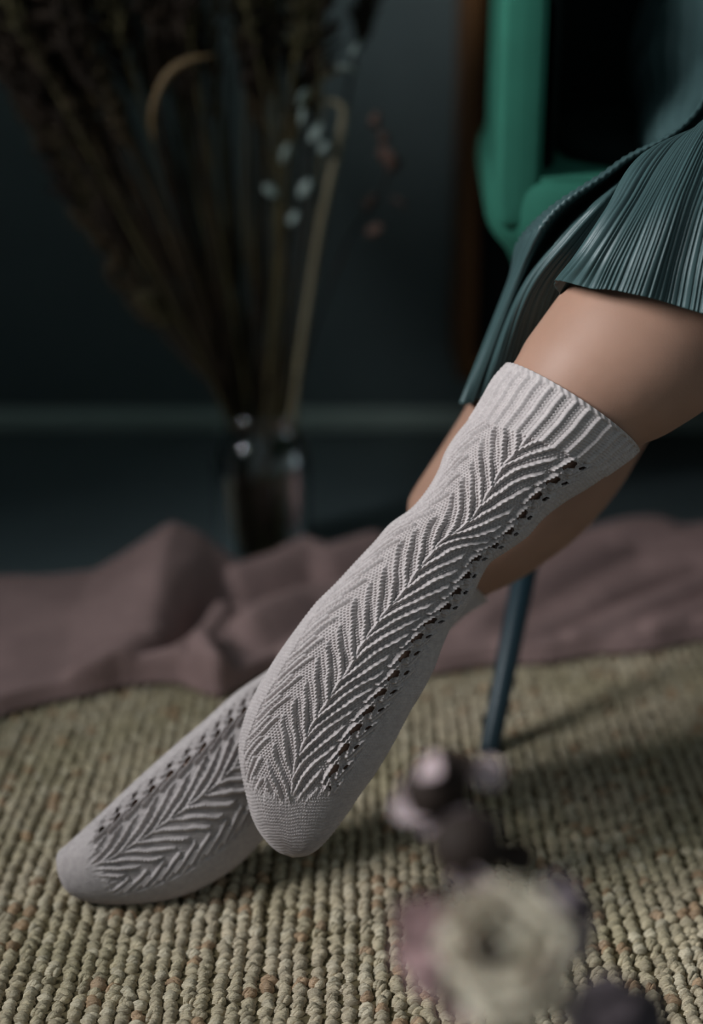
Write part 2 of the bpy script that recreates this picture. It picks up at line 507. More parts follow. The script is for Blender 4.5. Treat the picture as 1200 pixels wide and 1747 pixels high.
# stations along each leg from toe to knee: left edge, right edge, depth, front and back half depth, spine position
NEAR = [  # Lx, Ly, Rx, Ry, z, df, db, spine
 (496, 1460, 501, 1462, .965, .003, .003, -.1), (474, 1452, 531, 1456, .965, .010, .010, -.1), (450, 1430, 562, 1431, .965, .0165, .0165, -.15),
 (431, 1398, 594, 1390, .965, .0205, .020, -.2), (421, 1360, 618, 1353, .965, .024, .023, -.22), (413, 1322, 640, 1322, .965, .027, .025, -.22),
 (407, 1282, 662, 1285, .965, .029, .026, -.20), (411, 1245, 681, 1250, .965, .031, .028, -.16), (424, 1203, 700, 1214, .965, .033, .030, -.12),
 (446, 1160, 722, 1179, .965, .035, .033, -.10), (474, 1116, 742, 1140, .965, .037, .038, -.08), (503, 1077, 755, 1103, .965, .039, .046, -.08),
 (540, 1030, 770, 1070, .965, .040, .058, -.08), (572, 997, 790, 1043, .965, .040, .066, -.08), (606, 958, 808, 1013, .965, .041, .067, -.08),
 (639, 921, 822, 985, .965, .041, .060, -.08), (664, 892, 838, 961, .965, .042, .052, -.08), (702, 865, 868, 940, .965, .043, .049, -.08),
 (732, 831, 900, 915, .965, .044, .050, -.10), (750, 800, 926, 884, .965, .046, .052, -.14), (760, 772, 960, 857, .965, .047, .054, -.18),
 (779, 740, 1000, 834, .965, .049, .056, -.22), (802, 711, 1035, 812, .965, .050, .058, -.25), (823, 678, 1063, 793, .965, .052, .059, -.25),
 (843, 645, 1080, 780, .965, .053, .060, -.25), (865, 621, 1089, 771, .965, .053, .060, -.25)]
NEAR_LEG = [(905, 573, 1142, 737, .965, .056, .062, 0), (962, 496, 1210, 692, .965, .060, .064, 0), (1040, 405, 1300, 610, .966, .058, .062, 0),
 (1125, 312, 1380, 505, .970, .056, .06, 0), (1225, 255, 1425, 410, .98, .050, .055, 0), (1285, 225, 1420, 330, .99, .034, .04, 0)]
FAR = [
 (97, 1478, 101, 1492, 1.018, .003, .003, -.1), (98, 1456, 118, 1521, 1.018, .012, .010, -.1), (117, 1436, 152, 1539, 1.018, .018, .016, -.15),
 (150, 1406, 205, 1544, 1.019, .023, .020, -.18), (190, 1370, 262, 1539, 1.022, .026, .023, -.2), (240, 1323, 312, 1527, 1.026, .029, .025, -.2),
 (300, 1268, 362, 1506, 1.031, .032, .028, -.2), (350, 1227, 412, 1472, 1.037, .034, .030, -.2), (400, 1185, 466, 1412, 1.044, .036, .034, -.2),
 (450, 1149, 530, 1345, 1.051, .037, .046, -.2), (510, 1100, 595, 1272, 1.058, .038, .055, -.2), (570, 1032, 655, 1196, 1.065, .039, .056, -.2),
 (622, 965, 722, 1117, 1.072, .040, .050, -.2), (660, 915, 786, 1056, 1.080, .041, .046, -.2), (688, 885, 832, 1024, 1.086, .041, .046, -.2)]
FAR_LEG = [(699, 850, 900, 979, 1.092, .046, .050, 0), (740, 785, 986, 914, 1.098, .050, .056, 0), (786, 712, 1052, 838, 1.10, .053, .060, 0),
 (830, 640, 1098, 762, 1.10, .055, .060, 0), (895, 560, 1145, 690, 1.10, .056, .058, 0), (1010, 440, 1240, 600, 1.10, .054, .056, 0),
 (1110, 370, 1310, 520, 1.10, .05, .05, 0), (1190, 340, 1320, 450, 1.11, .035, .035, 0)]


def stations(st, nq):
    st = np.array(st, float)
    c = np.stack([(st[:, 0]+st[:, 2])/2, (st[:, 1]+st[:, 3])/2], 1)
    d = np.concatenate([[0], np.cumsum(np.linalg.norm(np.diff(c, axis=0), axis=1))])
    mm = d * st[:, 4].mean() / FPX * 1000
    tq = np.linspace(0, d[-1], nq) if np.isscalar(nq) else np.asarray(nq)*d[-1]
    return spline(d, st, tq), tq/d[-1]*mm[-1]


def ring_pts(s, t, inset=0.0):
    """closed ring: left edge -> front -> right edge -> back"""
    L = P(s[0], s[1], s[4]); R = P(s[2], s[3], s[4])
    C, A = (L+R)/2, (R-L)/2
    la = np.linalg.norm(A)
    A = A * max(la-inset, la*.4)/la
    df, db = max(s[5]-inset, s[5]*.4), max(s[6]-inset, s[6]*.4)
    si = np.sin(t)
    dep = np.where(si > 0, -df*si, -db*si)
    return C + (-np.cos(t))[:, None]*A + dep[:, None]*FWD


def leg_loft(st, nsock, n=140, m=64, inset=.0035):
    s, _ = stations(st, n)
    sk, _ = stations([list(r[:7])+[float(i > nsock)] for i, r in enumerate(st)], n)
    t = np.linspace(0, 2*np.pi, m, endpoint=False)
    V = np.concatenate([ring_pts(x, t, inset*(1-min(1, max(0, y[7])))-.0006*(y[7] > .5)) for x, y in zip(s, sk)])
    V = np.vstack([V, V[:m].mean(0), V[-m:].mean(0)])
    T = np.array([(n*m, (j+1) % m, j) for j in range(m)] + [(n*m+1, (n-1)*m+j, (n-1)*m+(j+1) % m) for j in range(m)])
    return V, grid_quads(n, m, True), T


HIP = np.array([0.445, 1.42, 0.575])
nk = P(1338, 275, .985); fk = P(1215, 470, 1.10)
bod = MB()
bod.add(*leg_loft(NEAR+NEAR_LEG, len(NEAR)-1)); bod.add(*leg_loft(FAR+FAR_LEG, len(FAR)-1))
for kn, hp, r0 in ((nk, HIP+(.075, -.02, .0), .048), (fk, HIP+(-.07, .0, .0), .054)):
    mid = kn*.5+hp*.5+np.array([0, 0, .005])
    bod.tube([kn-(hp-kn)*.06, kn, mid, hp, hp+(hp-kn)*.08], [r0*.75, r0, .066, .074, .045], 28, 40)
bod.lathe([(.001, -.115), (.05, -.11), (.10, -.085), (.125, -.03), (.127, .02), (.118, .08), (.104, .14), (.098, .2), (.098, .245), (.08, .255), (.001, .258)], HIP, 40)
body = bod.build('body', M_SKIN, person)
rm = body.modifiers.new('remesh', 'REMESH'); rm.mode = 'VOXEL'; rm.voxel_size = .0034; rm.use_smooth_shade = True
sm = body.modifiers.new('smooth', 'SMOOTH'); sm.factor = .5; sm.iterations = 4
dg = bpy.context.evaluated_depsgraph_get()
nm = bpy.data.meshes.new_from_object(body.evaluated_get(dg))
body.modifiers.clear(); body.data = nm; nm.name = 'body'
nm.polygons.foreach_set('use_smooth', np.ones(len(nm.polygons), bool))

# ---- knitted socks
C0 = 270.0        # nominal round in mm
PR = 14.5         # one repeat of the lace in mm


def seg_dist(a, v, p, q):
    px, py = p; dx, dy = q[0]-p[0], q[1]-p[1]
    l2 = dx*dx+dy*dy
    s = np.clip(((a-px)*dx+(v-py)*dy)/l2, 0, 1)
    return np.hypot(a-px-s*dx, v-py-s*dy), s*math.sqrt(l2)


def knit(a, v, vtot, lo, cuff, side=1):
    """height in mm of the knit over the round coordinate a and the height v above the toe, and the open holes"""
    wb = 1-smooth01(v, vtot-cuff-8, vtot-cuff)*.8
    a, v = a+wb*(.35*np.sin(v*.21+a*.05)+.2*np.sin(v*.53+1.7)), v+wb*(.6*np.sin(a*.16+v*.07)+.3*np.sin(a*.33+2))
    fx = a/2.9; fx = fx-np.floor(fx)
    r = v/2.3 - 1.0*np.abs(2*fx-1)
    stock = 1.0*np.abs(np.sin(2*np.pi*fx))**1.2*(.3+.7*(.5+.5*np.cos(2*np.pi*r)))
    rowi = np.floor(v/1.9)
    purl = 1.35*(.5+.5*np.cos(2*np.pi*(a/2.5+.5*(rowi % 2))))*np.abs(np.sin(np.pi*v/1.9))-.95
    aa = np.abs(a)
    # feathered cords rising from the spine
    x = np.clip(aa, 0, 30)
    op = a*side > 0                                   # the side with the open lace
    dv = np.where(op, 2.25*x-.026*x*x, 1.85*x)
    slope = np.where(op, 2.25-.052*x, 1.85)
    ph = (v-dv)/PR
    d = np.abs(ph-np.round(ph))*PR/np.sqrt(1+slope**2)
    along = aa*np.sqrt(1+slope**2)
    lim = 23.0+1.5*np.sin(np.round(ph)*2.1+np.sign(a))
    cordw = 1.15
    sd = (ph-np.round(ph))*PR/np.sqrt(1+slope**2)
    bead = 1+.30*np.cos(2*np.pi*(along/3.0+sd/2.6))
    bead = bead*(1+.22*np.sin(np.round(ph)*3.7+aa*.35+np.where(op, 0, 2)))
    H = 2.15*np.exp(-(d/cordw)**2)*bead*smooth01(lim-aa, 0, 3)
    # spine cord
    H = np.maximum(H, 1.5*np.exp(-(aa/1.0)**2)*(1+.2*np.cos(2*np.pi*v/2.6)))
    # lace columns
    hole = np.full(a.shape, -1.0)
    vv = v/PR
    for kk in (-1, 0, 1, 2):
        vl = (vv-np.floor(vv)-kk)*PR
        for p, q, h, o_ in (((24.2, -1), (29.0, 15.5), 2.9, 1), ((29.9, 14), (34.2, 1.5), 2.4, 1), ((34.8, 1.0), (40.5, 13.0), 2.0, 1), ((37.5, -1.0), (43.5, 10.0), 1.0, 1),
                          ((39.5, -8), (27.0, 13.0), 1.6, 0), ((42.5, -3), (33.0, 13.0), 1.1, 0)):
            dd, al = seg_dist(aa, vl, p, q)
            H = np.maximum(H, (op == bool(o_))*h*np.exp(-(dd/1.2)**2)*(1+.2*np.cos(2*np.pi*al/2.6)))
        e = 1-((aa-29.8-(vl-6)*.22)/2.2)**2-((vl-6.2)/4.5)**2
        hole = np.maximum(hole, np.where(op, e, -1))
        e = 1-((aa-36.2-(vl-5)*.4)/1.0)**2-((vl-8.5)/2.0)**2
        hole = np.maximum(hole, np.where(op, e, -1))
    ground = purl-.45
    panel = np.where(H > .3, np.maximum(ground, H-.35), ground)
    m = 1-smooth01(aa, 42.5, 44.5)
    top = vtot-cuff
    lower = lo+.55*aa*(aa < 44)*.35
    ragged = lower+3.5*np.sin(a*.55)*np.sin(a*.23+1)+2.0*np.sin(a*1.3)
    m = m*smooth01(v, ragged-7, ragged+4)*(1-smooth01(v, top-1.5, top+1.5))
    h = stock*(1-m)+panel*m
    hole = np.where(m > .9, hole, -1)
    # ribbed cuff
    fa = a/7.5; fa = np.abs(fa-np.round(fa))*7.5
    rc = 1.5*np.exp(-(fa/1.35)**2)*(1+.15*np.cos(2*np.pi*v/2.4))
    rib = np.maximum(np.where(rc > .25, rc, -9), .9*(.5+.5*np.cos(2*np.pi*v/2.2))*(.6+.4*np.cos(2*np.pi*a/2.5))-.5)
    c = smooth01(v, top-1.5, top+1.5)
    h = h*(1-c)+rib*c
    e = smooth01(v, vtot-3.6, vtot-2.2)
    edge = 1.1+.35*np.cos(2*np.pi*(a/4.4+.22*(v-vtot)))
    return h*(1-e)+edge*e, hole


def sock(st, nv, ud, lo, cuff, amp, name, label, seedv, side):
    s, vmm = stations(st, nv)
    # round coordinate: dense in front, coarser behind
    lim = .29
    u = np.concatenate([np.linspace(-lim, lim, ud, endpoint=False), np.linspace(lim, 1-lim, max(ud//4, 40), endpoint=False)])
    nu = len(u)
    tt = np.linspace(0, 2*np.pi, 721)
    V = np.empty((nv, nu, 3))
    for i in range(nv):
        r = ring_pts(s[i], tt)
        d = np.concatenate([[0], np.cumsum(np.linalg.norm(np.diff(r, axis=0), axis=1))])
        ts = math.acos(-s[i, 7])
        d0 = np.interp(ts, tt, d)
        dq = (d0+u*d[-1]) % d[-1]
        for k in range(3): V[i, :, k] = np.interp(dq, d, r[:, k])
    n = grid_normals(V, True)
    if ((V-V.mean(1, keepdims=True))*n).sum() < 0: n = -n
    a = np.where(u > .5, u-1, u)*C0
    A, VV = np.meshgrid(a, vmm)
    h, hole = knit(A, VV+seedv, vmm[-1]+seedv, lo, cuff, side)
    # slack and small puckers of the fabric
    slack = .5*np.sin(VV/17+A/23)+.35*np.sin(A/11-VV/29)
    fade = smooth01(VV, 0, 10)
    V = V+n*((h*amp+slack-.9)*fade*.001)[..., None]
    Q = grid_quads(nv, nu, True).reshape(nv-1, nu, 4)
    keep = ~((hole[:-1, :] > .0) & (hole[1:, :] > .0))
    icuff = int(np.searchsorted(vmm, vmm[-1]-cuff))
    flip = (np.cross(V[5, 1]-V[5, 0], V[6, 0]-V[5, 0]) @ n[5, 0]) < 0
    Vf = V.reshape(-1, 3)
    def order(q): return q[:, ::-1] if flip else q
    lowq = order(Q[:icuff][keep[:icuff]])
    tip = np.array([(nv*nu, (j+1) % nu, j) for j in range(nu)])
    V1 = np.vstack([Vf[:(icuff+1)*nu], V[0].mean(0)])
    tip[:, 0] = (icuff+1)*nu
    o = mk(name, V1, [lowq, tip if not flip else tip[:, ::-1]], M_SOCK, person)
    # ribbed cuff with a rolled-in hem, so the edge has thickness
    Vc = V[icuff:]
    inner = np.stack([Vc[-1]-n[-1]*k*.0011 - (Vc[-1]-Vc[-12])*(0.0 if k < 2 else .55) for k in (1, 2, 3)])
    Vc = np.concatenate([Vc, inner])
    qc = grid_quads(len(Vc), nu, True)
    c = mk('ribbed_cuff', Vc, order(qc), M_SOCK, o)
    return o


s1 = sock(NEAR, 900, 470, 46, 36, 1.0, 'sock', None, 0, 1)
tag(s1, 'lilac grey knitted lace sock, on the leg crossed in front, toe lifted off the rug')
s2 = sock(FAR, 520, 260, 40, 34, 1.1, 'sock', None, 4, -1)
tag(s2, 'lilac grey knitted lace sock with its toe resting on the rug')

# ---- pleated skirt
SK = [
 [(1800, -150, 1.36), (1900, 60, 1.34), (1900, 220, 1.30), (1850, 360, 1.24), (1780, 470, 1.18), (1700, 560, 1.12)],
 [(1560, -190, 1.22), (1560, 60, 1.02), (1530, 240, .93), (1490, 390, .90), (1440, 510, .885), (1390, 610, .885)],
 [(1440, -215, 1.25), (1365, 50, 1.03), (1292, 205, .925), (1248, 335, .892), (1218, 450, .887), (1202, 537, .890)],
 [(1390, -228, 1.27), (1310, 85, 1.03), (1212, 212, .925), (1148, 335, .892), (1112, 430, .890), (1087, 503, .896)],
 [(1360, -235, 1.28), (1275, 125, 1.03), (1158, 245, .93), (1088, 352, .90), (1042, 430, .897), (1010, 492, .906)],
 [(1335, -240, 1.28), (1245, 165, 1.03), (1094, 272, .94), (1040, 365, .918), (994, 440, .925), (956, 500, .955)],
 [(1330, -240, 1.30), (1240, 170, 1.06), (1102, 287, .985), (1048, 392, .98), (1002, 472, .995), (990, 600, 1.03)],
 [(1324, -240, 1.30), (1232, 170, 1.06), (1084, 300, .965), (1012, 400, .965), (955, 500, .99), (925, 645, 1.04)],
 [(1318, -240, 1.30), (1226, 170, 1.06), (1066, 310, .957), (988, 404, .96), (915, 505, .985), (875, 668, 1.038)],
 [(1312, -240, 1.30), (1220, 168, 1.06), (1050, 322, .96), (962, 408, .965), (892, 505, .985), (826, 677, 1.035)],
 [(1306, -240, 1.30), (1217, 164, 1.07), (1044, 312, 1.02), (950, 398, 1.02), (888, 496, 1.012), (808, 683, 1.037)],
 [(1300, -240, 1.29), (1212, 148, 1.0), (1056, 282, .955), (940, 368, .955), (884, 475, .985), (801, 688, 1.035)],
 [(1294, -240, 1.31), (1216, 158, 1.05), (1048, 292, 1.0), (900, 398, 1.02), (870, 490, 1.045), (790, 691, 1.045)],
 [(1285, -240, 1.34), (1222, 180, 1.1), (1068, 318, 1.08), (925, 420, 1.09), (890, 510, 1.10), (808, 690, 1.10)]]
PLEATS = [13, 18, 13, 9, 7, 2, 4, 4, 4, 2, 3, 4, 4]
SK = np.array(SK, float)
W = P(SK[..., 0], SK[..., 1], SK[..., 2])                        # lines x nodes x 3
nvs = 240
vt = np.array([0, .28, .5, .68, .83, 1.0])
lines = np.stack([spline(vt, w, np.linspace(0, 1, nvs)) for w in W])     # lines x nvs x 3
pc = np.concatenate([[0], np.cumsum(PLEATS)]).astype(float)
uq = np.linspace(0, pc[-1], int(pc[-1]*8)+1)
nus = len(uq)
S = spline(pc, lines.reshape(len(pc), -1), uq).reshape(nus, nvs, 3).transpose(1, 0, 2)
n = grid_normals(S, False)
wob = .25*np.sin(uq*.9)[None, :]*np.sin(np.linspace(0, 5, nvs))[:, None]
ph = uq[None, :]+wob+.15*np.sin(uq*2.3)[None, :]
vv_ = np.linspace(0, 1, nvs)
ph = ph+np.clip(vv_, .2, .72)[:, None]*62*smooth01(uq, pc[9]-.5, pc[10])[None, :]     # pleats run slantwise over the folded edge
x = ph-np.floor(ph)
pl = np.abs(np.sin(np.pi*x))**.55
amp = (.0022+.0005*np.sin(uq*.77+1)+.0003*np.sin(uq*2.9))[None, :]*np.linspace(.35, 1, nvs)[:, None]**.5
amp = amp*np.where(uq > pc[9]-1, 1.15, 1.0)[None, :]
low = .004*np.sin(uq*.42+2)[None, :]*smooth01(np.linspace(0, 1, nvs), .3, 1)[:, None]*(uq < 60)[None, :]
if (n[:, :nus//2].mean((0, 1)) @ FWD) > 0: n = -n
S = S+n*(pl*amp+low)[..., None]
skirt = mk('pleated_skirt', S, grid_quads(nvs, nus, False), M_SKIRT, person)
sol = skirt.modifiers.new('cloth', 'SOLIDIFY'); sol.thickness = .0007; sol.offset = -1
# hip part of the skirt round the waist
nh, mh = 60, 420
a = np.linspace(0, 2*np.pi, mh, endpoint=False)
hz = np.linspace(-.10, .225, nh)
rad = np.interp(hz, [-.10, -.06, 0, .06, .12, .18, .225], [.150, .168, .172, .164, .148, .134, .13])
HV = np.empty((nh, mh, 3))
for i in range(nh):
    zz = hz[i]
    fold = .006*np.sin(a*5+zz*14)+.004*np.sin(a*9-zz*30)+.0016*np.abs(np.sin(a*70+zz*10))
    r = rad[i]+fold
    HV[i] = np.stack([HIP[0]+r*np.cos(a)*.98, HIP[1]+r*np.sin(a)*.86, np.full(mh, HIP[2]+zz)], 1)
mk('skirt_yoke', HV, grid_quads(nh, mh, True), M_SKIRT, skirt)
lap = MB()
for kn, hp, r0 in ((nk, HIP+(.075, -.02, .0), .058), (fk, HIP+(-.07, .0, .0), .066)):
    mid = kn*.5+hp*.5+np.array([0, 0, .005])
    lap.tube([kn+(hp-kn)*.04, kn+(hp-kn)*.2, mid, hp, hp+(hp-kn)*.12], [r0*.9, r0*1.03, .080, .092, .06], 150, 60)
for k_ in range(2):
    A = lap.V[k_][:150*60].reshape(60, 150, 3)                     # lengthwise pleats and a few soft folds
    cen = A.mean(1, keepdims=True); d_ = A-cen
    j_ = np.arange(150)[None, :]; i_ = np.arange(60)[:, None]
    sc_ = 1+.035*np.abs(np.sin(j_*np.pi/5))**.6-.03+.05*np.sin(i_*.35+j_*.09)*np.sin(j_*.13+i_*.1)
    lap.V[k_][:150*60] = (cen+d_*sc_[..., None]).reshape(-1, 3)
lapo = lap.build('skirt_lap', M_SKIRT, skirt)
MB().lathe([(.128, .222), (.136, .224), (.138, .25), (.132, .262), (.124, .262)], HIP, 64).build('waistband', M_SKIRT, skirt)

# ------------------------------------------------------------------ blanket
nbx, nby = 400, 170
Xg = np.linspace(-.78, .98, nbx)
fr = np.array([(-.8, 1.08), (-.45, 1.10), (-.3166, 1.136), (-.22, 1.195), (-.16, 1.20), (-.122, 1.176), (-.07, 1.23), (.0, 1.21), (.0786, 1.225), (.23, 1.256), (.353, 1.292), (.6, 1.33), (1.0, 1.36)])
bk = np.array([(-.8, 1.37), (-.33, 1.385), (-.26, 1.41), (-.2, 1.44), (-.16, 1.455), (-.06, 1.455), (.02, 1.48), (.15, 1.58), (.3, 1.60), (.5, 1.59), (1.0, 1.56)])
yf = np.interp(Xg, fr[:, 0], fr[:, 1])+.004*np.sin(Xg*60)
yb = np.interp(Xg, bk[:, 0], bk[:, 1])+.01*np.sin(Xg*17)
tv = np.linspace(0, 1, nby)
XX = np.repeat(Xg[:, None], nby, 1)
YY = yf[:, None]+(yb-yf)[:, None]*tv[None]


def poly_field(pts, w):
    """gaussian ridge along a polyline of (x, y, h)"""
    out = np.zeros_like(XX)
    pts = np.array(pts)
    for p, q in zip(pts[:-1], pts[1:]):
        d = q[:2]-p[:2]; l2 = d@d
        s = np.clip(((XX-p[0])*d[0]+(YY-p[1])*d[1])/l2, 0, 1)
        dd = np.hypot(XX-p[0]-s*d[0], YY-p[1]-s*d[1])
        out = np.maximum(out, (p[2]+(q[2]-p[2])*s)*np.exp(-(dd/w)**2))
    return out
g = lambda px, py, h, k=1.0: tuple(G(px, py, h)[:2])+(h*k,)
Hb = np.full_like(XX, .015)
# left mass, sloping up to the back
top = np.interp(Xg, [-.8, -.4, -.31, -.27, -.235, -.19, -.165, -.145, -.12, -.08], [.022, .030, .024, .024, .040, .066, .052, .036, .02, .0])
lft = smooth01(Xg, -.36, -.30)[:, None]
ramp = (smooth01(tv, .02, .78)[None]*(1-lft)+smooth01(tv, -.04, .5)[None]*lft)*top[:, None]*np.where(tv > .86, 1-smooth01(tv, .86, 1.0)*.8, 1)[None]
Hb = Hb+ramp
Hb = np.maximum(Hb, poly_field([g(150, 1150, .03), g(262, 1085, .05), g(325, 1028, .062), g(392, 980, .062)], .030))
Hb = Hb-poly_field([g(225, 1165, .03, 2), g(300, 1100, .04, 1.3), g(350, 1045, .04, 1.2), g(405, 1006, .04, .9)], .018)*1.3
Hb = np.maximum(Hb, .006)
rid = np.maximum.reduce([poly_field([g(222, 1143, .022), g(300, 1130, .030), g(345, 1098, .036), g(378, 1048, .042)], .019),
                         poly_field([g(345, 1095, .046), g(368, 1150, .038), g(374, 1196, .012)], .020),
                         poly_field([g(405, 985, .045), g(470, 962, .05), g(520, 934, .058), g(560, 950, .05), g(640, 930, .05)], .028),
                         poly_field([g(430, 1060, .045), g(520, 1020, .045), g(640, 1000, .04)], .03)])
Hb = np.maximum(Hb, rid)
# right part: spread flat with slanting creases
right = smooth01(Xg, .04, .14)[:, None]
cre = np.zeros_like(XX)
for x0, y0, x1, y1, h, w in ((.09, 1.26, .30, 1.50, .022, .022), (.15, 1.25, .36, 1.44, .018, .016), (.22, 1.27, .46, 1.47, .020, .018), (.30, 1.29, .52, 1.45, .02, .016),
                             (.10, 1.40, .24, 1.56, .028, .03), (.24, 1.50, .36, 1.57, .02, .03), (.36, 1.30, .60, 1.42, .028, .02), (.13, 1.33, .2, 1.42, .014, .014), (.34, 1.46, .5, 1.54, .018, .03)):
    cre = np.maximum(cre, poly_field([(x0, y0, h*.6), ((x0+x1)/2, (y0+y1)/2, h), (x1, y1, h*.8)], w))
Hb = np.maximum(Hb, right*(cre+.010))
Hb = Hb+right*(.012*smooth01(tv, .5, .9)*(1-smooth01(tv, .92, 1)))[None]
Hb = Hb+.0016*np.sin(XX*31+YY*27+np.sin(YY*20))+.0006*np.sin(XX*83-YY*61)
edge = np.minimum(smooth01(tv, 0, .03), 1-smooth01(tv, .95, 1.0))[None]
Hb = np.maximum(Hb*edge, 0)+.0115
Hb = np.where(YY > 1.47, Hb-.0100, Hb)
Hb = np.maximum(Hb, np.where(YY > 1.475, .0015, .0118))
BV = np.stack([XX, YY, Hb], -1)
skirtF = BV[:, 0].copy(); skirtF[:, 2] = .0105; skirtF[:, 1] += .002
blanket = mk('blanket', BV, grid_quads(nbx, nby, False)[:, ::-1], M_BLANKET)
tag(blanket, 'crumpled mauve muslin blanket lying along the far edge of the jute rug', 'blanket')
sol = blanket.modifiers.new('cloth', 'SOLIDIFY'); sol.thickness = .003; sol.offset = 1

# ------------------------------------------------------------------ glass vase with dried stems
VC = np.array([-.1035, 1.545, 0.0])
vase = empty('glass_vase', tuple(VC))
tag(vase, 'clear glass jar vase full of dried stems, standing on the floor behind the blanket', 'vase')
MB().lathe([(.001, .0005), (.048, .0005), (.0545, .004), (.056, .012), (.056, .110), (.0557, .1174), (.0547, .1248), (.0531, .132), (.0509, .139), (.0467, .1486), (.0425, .1560), (.0408, .163), (.0412, .172), (.0428, .180), (.0408, .1805), (.0390, .172),
            (.0385, .163), (.040, .1555), (.044, .1475), (.048, .138), (.0512, .1245), (.0525, .117), (.053, .109), (.053, .014), (.050, .009), (.001, .008)], VC, 56).build('jar', M_GLASS, vase)


def plume(mb, base, top, r, k, sz):
    base, top = np.asarray(base), np.asarray(top)
    ax = (top-base)/np.linalg.norm(top-base)
    for i in range(k):
        f = random.random()
        c = base+(top-base)*f
        d = rng.normal(0, 1, 3); d -= ax*(d@ax); d /= np.linalg.norm(d)+1e-9
        out = d*r*math.sin(math.pi*(.08+.9*f))**.7*random.uniform(.2, 1)
        a, e = c, c+out+ax*sz*random.uniform(.6, 1.3)
        w = np.cross(e-a, rng.normal(0, 1, 3)); w /= np.linalg.norm(w)+1e-9; w2 = np.cross(e-a, w); w2 /= np.linalg.norm(w2)+1e-9
        m_ = a*.45+e*.55; q = sz*.13
        mb.add([a, m_+w*q, m_+w2*q, m_-w*q, m_-w2*q, e], None,
               [(0, 2, 1), (0, 3, 2), (0, 4, 3), (0, 1, 4), (5, 1, 2), (5, 2, 3), (5, 3, 4), (5, 4, 1)])


def at_vase(px, py, dy=0.0):
    """point of the upright plane through the vase axis (shifted dy) seen at px, py"""
    k = (873.5-py)/FPX
    Y = VC[1]+dy
    # yc = k z ; Y = z CP + yc SP
    z = Y/(CP+k*SP)
    return P(px, py, z)


def stem_path(px, py, dy, bend=0.0):
    foot = VC+np.array([random.uniform(-.036, .036), random.uniform(-.034, .034), .012])
    tip = at_vase(px, py, dy)
    d = tip-foot
    f = .165/d[2]
    r = math.hypot(*(d[:2]*f))
    neck = foot*.0+np.array([VC[0], VC[1], 0])+np.array([np.clip(d[0]*.28, -.03, .03), np.clip(d[1]*.28, -.03, .03), .172])
    mid = neck*.5+tip*.5+np.array([bend, 0, .0])
    return [foot, neck, mid, tip]


GR = 'dried grasses in the glass vase'
protos = [('dark', M_GRASSD, 'dark brown dried grass with a loose feathery plume, in the glass vase'),
          ('brown', M_GRASS, 'brown dried grass with a long slim plume, in the glass vase'),
          ('olive', M_GRASS2, 'olive dried grass with a short tufted plume, in the glass vase')]
spots = []
for i in range(84):
    f = random.random()
    px = -60+f*620
    py = -190+random.random()*190
    if px < 120: py = random.uniform(-150, 120)
    spots.append((px, py, random.uniform(-.09, .14), i % 3))
for px, py in ((20, 90), (60, 190), (110, 300), (150, 390), (40, 20), (200, 480), (260, 520), (180, 330), (240, 400), (300, 430), (330, 560), (120, 180), (380, 420)):
    spots.append((px, py, random.uniform(-.05, .08), random.randrange(3)))
for px, py, dy, kd in spots:
    key, m, lab = protos[kd]
    pts = stem_path(px, py, dy, random.uniform(-.03, .03))
    o = empty('dried_grass', tuple(pts[0]))
    tag(o, lab, 'dried plant', GR)
    MB().tube(pts, [.0022, .0021, .0018, .0008], 5, 14).build('stem', m, o)
    mb = MB()
    tip, mid = pts[3], pts[2]
    ln = (.55, .75, .4)[kd]
    plume(mb, mid*(ln)+tip*(1-ln), tip+(tip-mid)*.06, (.030, .017, .022)[kd], (95, 80, 70)[kd], (.026, .020, .017)[kd])
    mb.build('plume', m, o)

# bent pale reed
o = empty('dried_reed', tuple(VC+np.array([.03, -.01, .012])))
tag(o, 'thick pale dried reed snapped over at its top, on the right side of the vase', 'dried plant')
MB().tube([VC+np.array([.02, -.015, .012]), VC+np.array([.036, -.02, .165]), at_vase(545, 400, -.03), at_vase(588, 195, -.03), at_vase(584, 178, -.03), at_vase(570, 172, -.03), at_vase(545, 178, -.03)],
          [.0040, .0040, .0042, .0040, .0036, .003, .002], 8, 40).build('stem', M_REED, o)
# curled tan blade
o = empty('dried_frond', tuple(VC+np.array([-.02, -.01, .012])))
tag(o, 'curled tan grass blade arching over in the dark left of the bouquet', 'dried plant')
MB().tube([VC+np.array([-.02, -.01, .012]), VC+np.array([-.03, -.02, .17]), at_vase(330, 480, -.08), at_vase(262, 240, -.08)], [.0012, .0012, .001, .001], 6, 30).build('stem', M_GRASSD, o)
MB().tube([at_vase(262, 240, -.08), at_vase(260, 190, -.08), at_vase(285, 130, -.08), at_vase(320, 104, -.08), at_vase(365, 94, -.08)],
          [.0010, .0030, .0042, .0036, .0006], 6, 30).build('blade', M_TAN, o)
# ochre stalk
o = empty('ochre_stalk', tuple(VC+np.array([.01, .02, .012])))
tag(o, 'straight ochre stalk rising out of the top of the picture in the bouquet', 'dried plant')
MB().tube([VC+np.array([.01, .02, .012]), VC+np.array([.012, .02, .17]), at_vase(498, 150, .0), at_vase(518, -120, .0)], [.003, .003, .003, .002], 6, 20).build('stem', M_TAN, o)


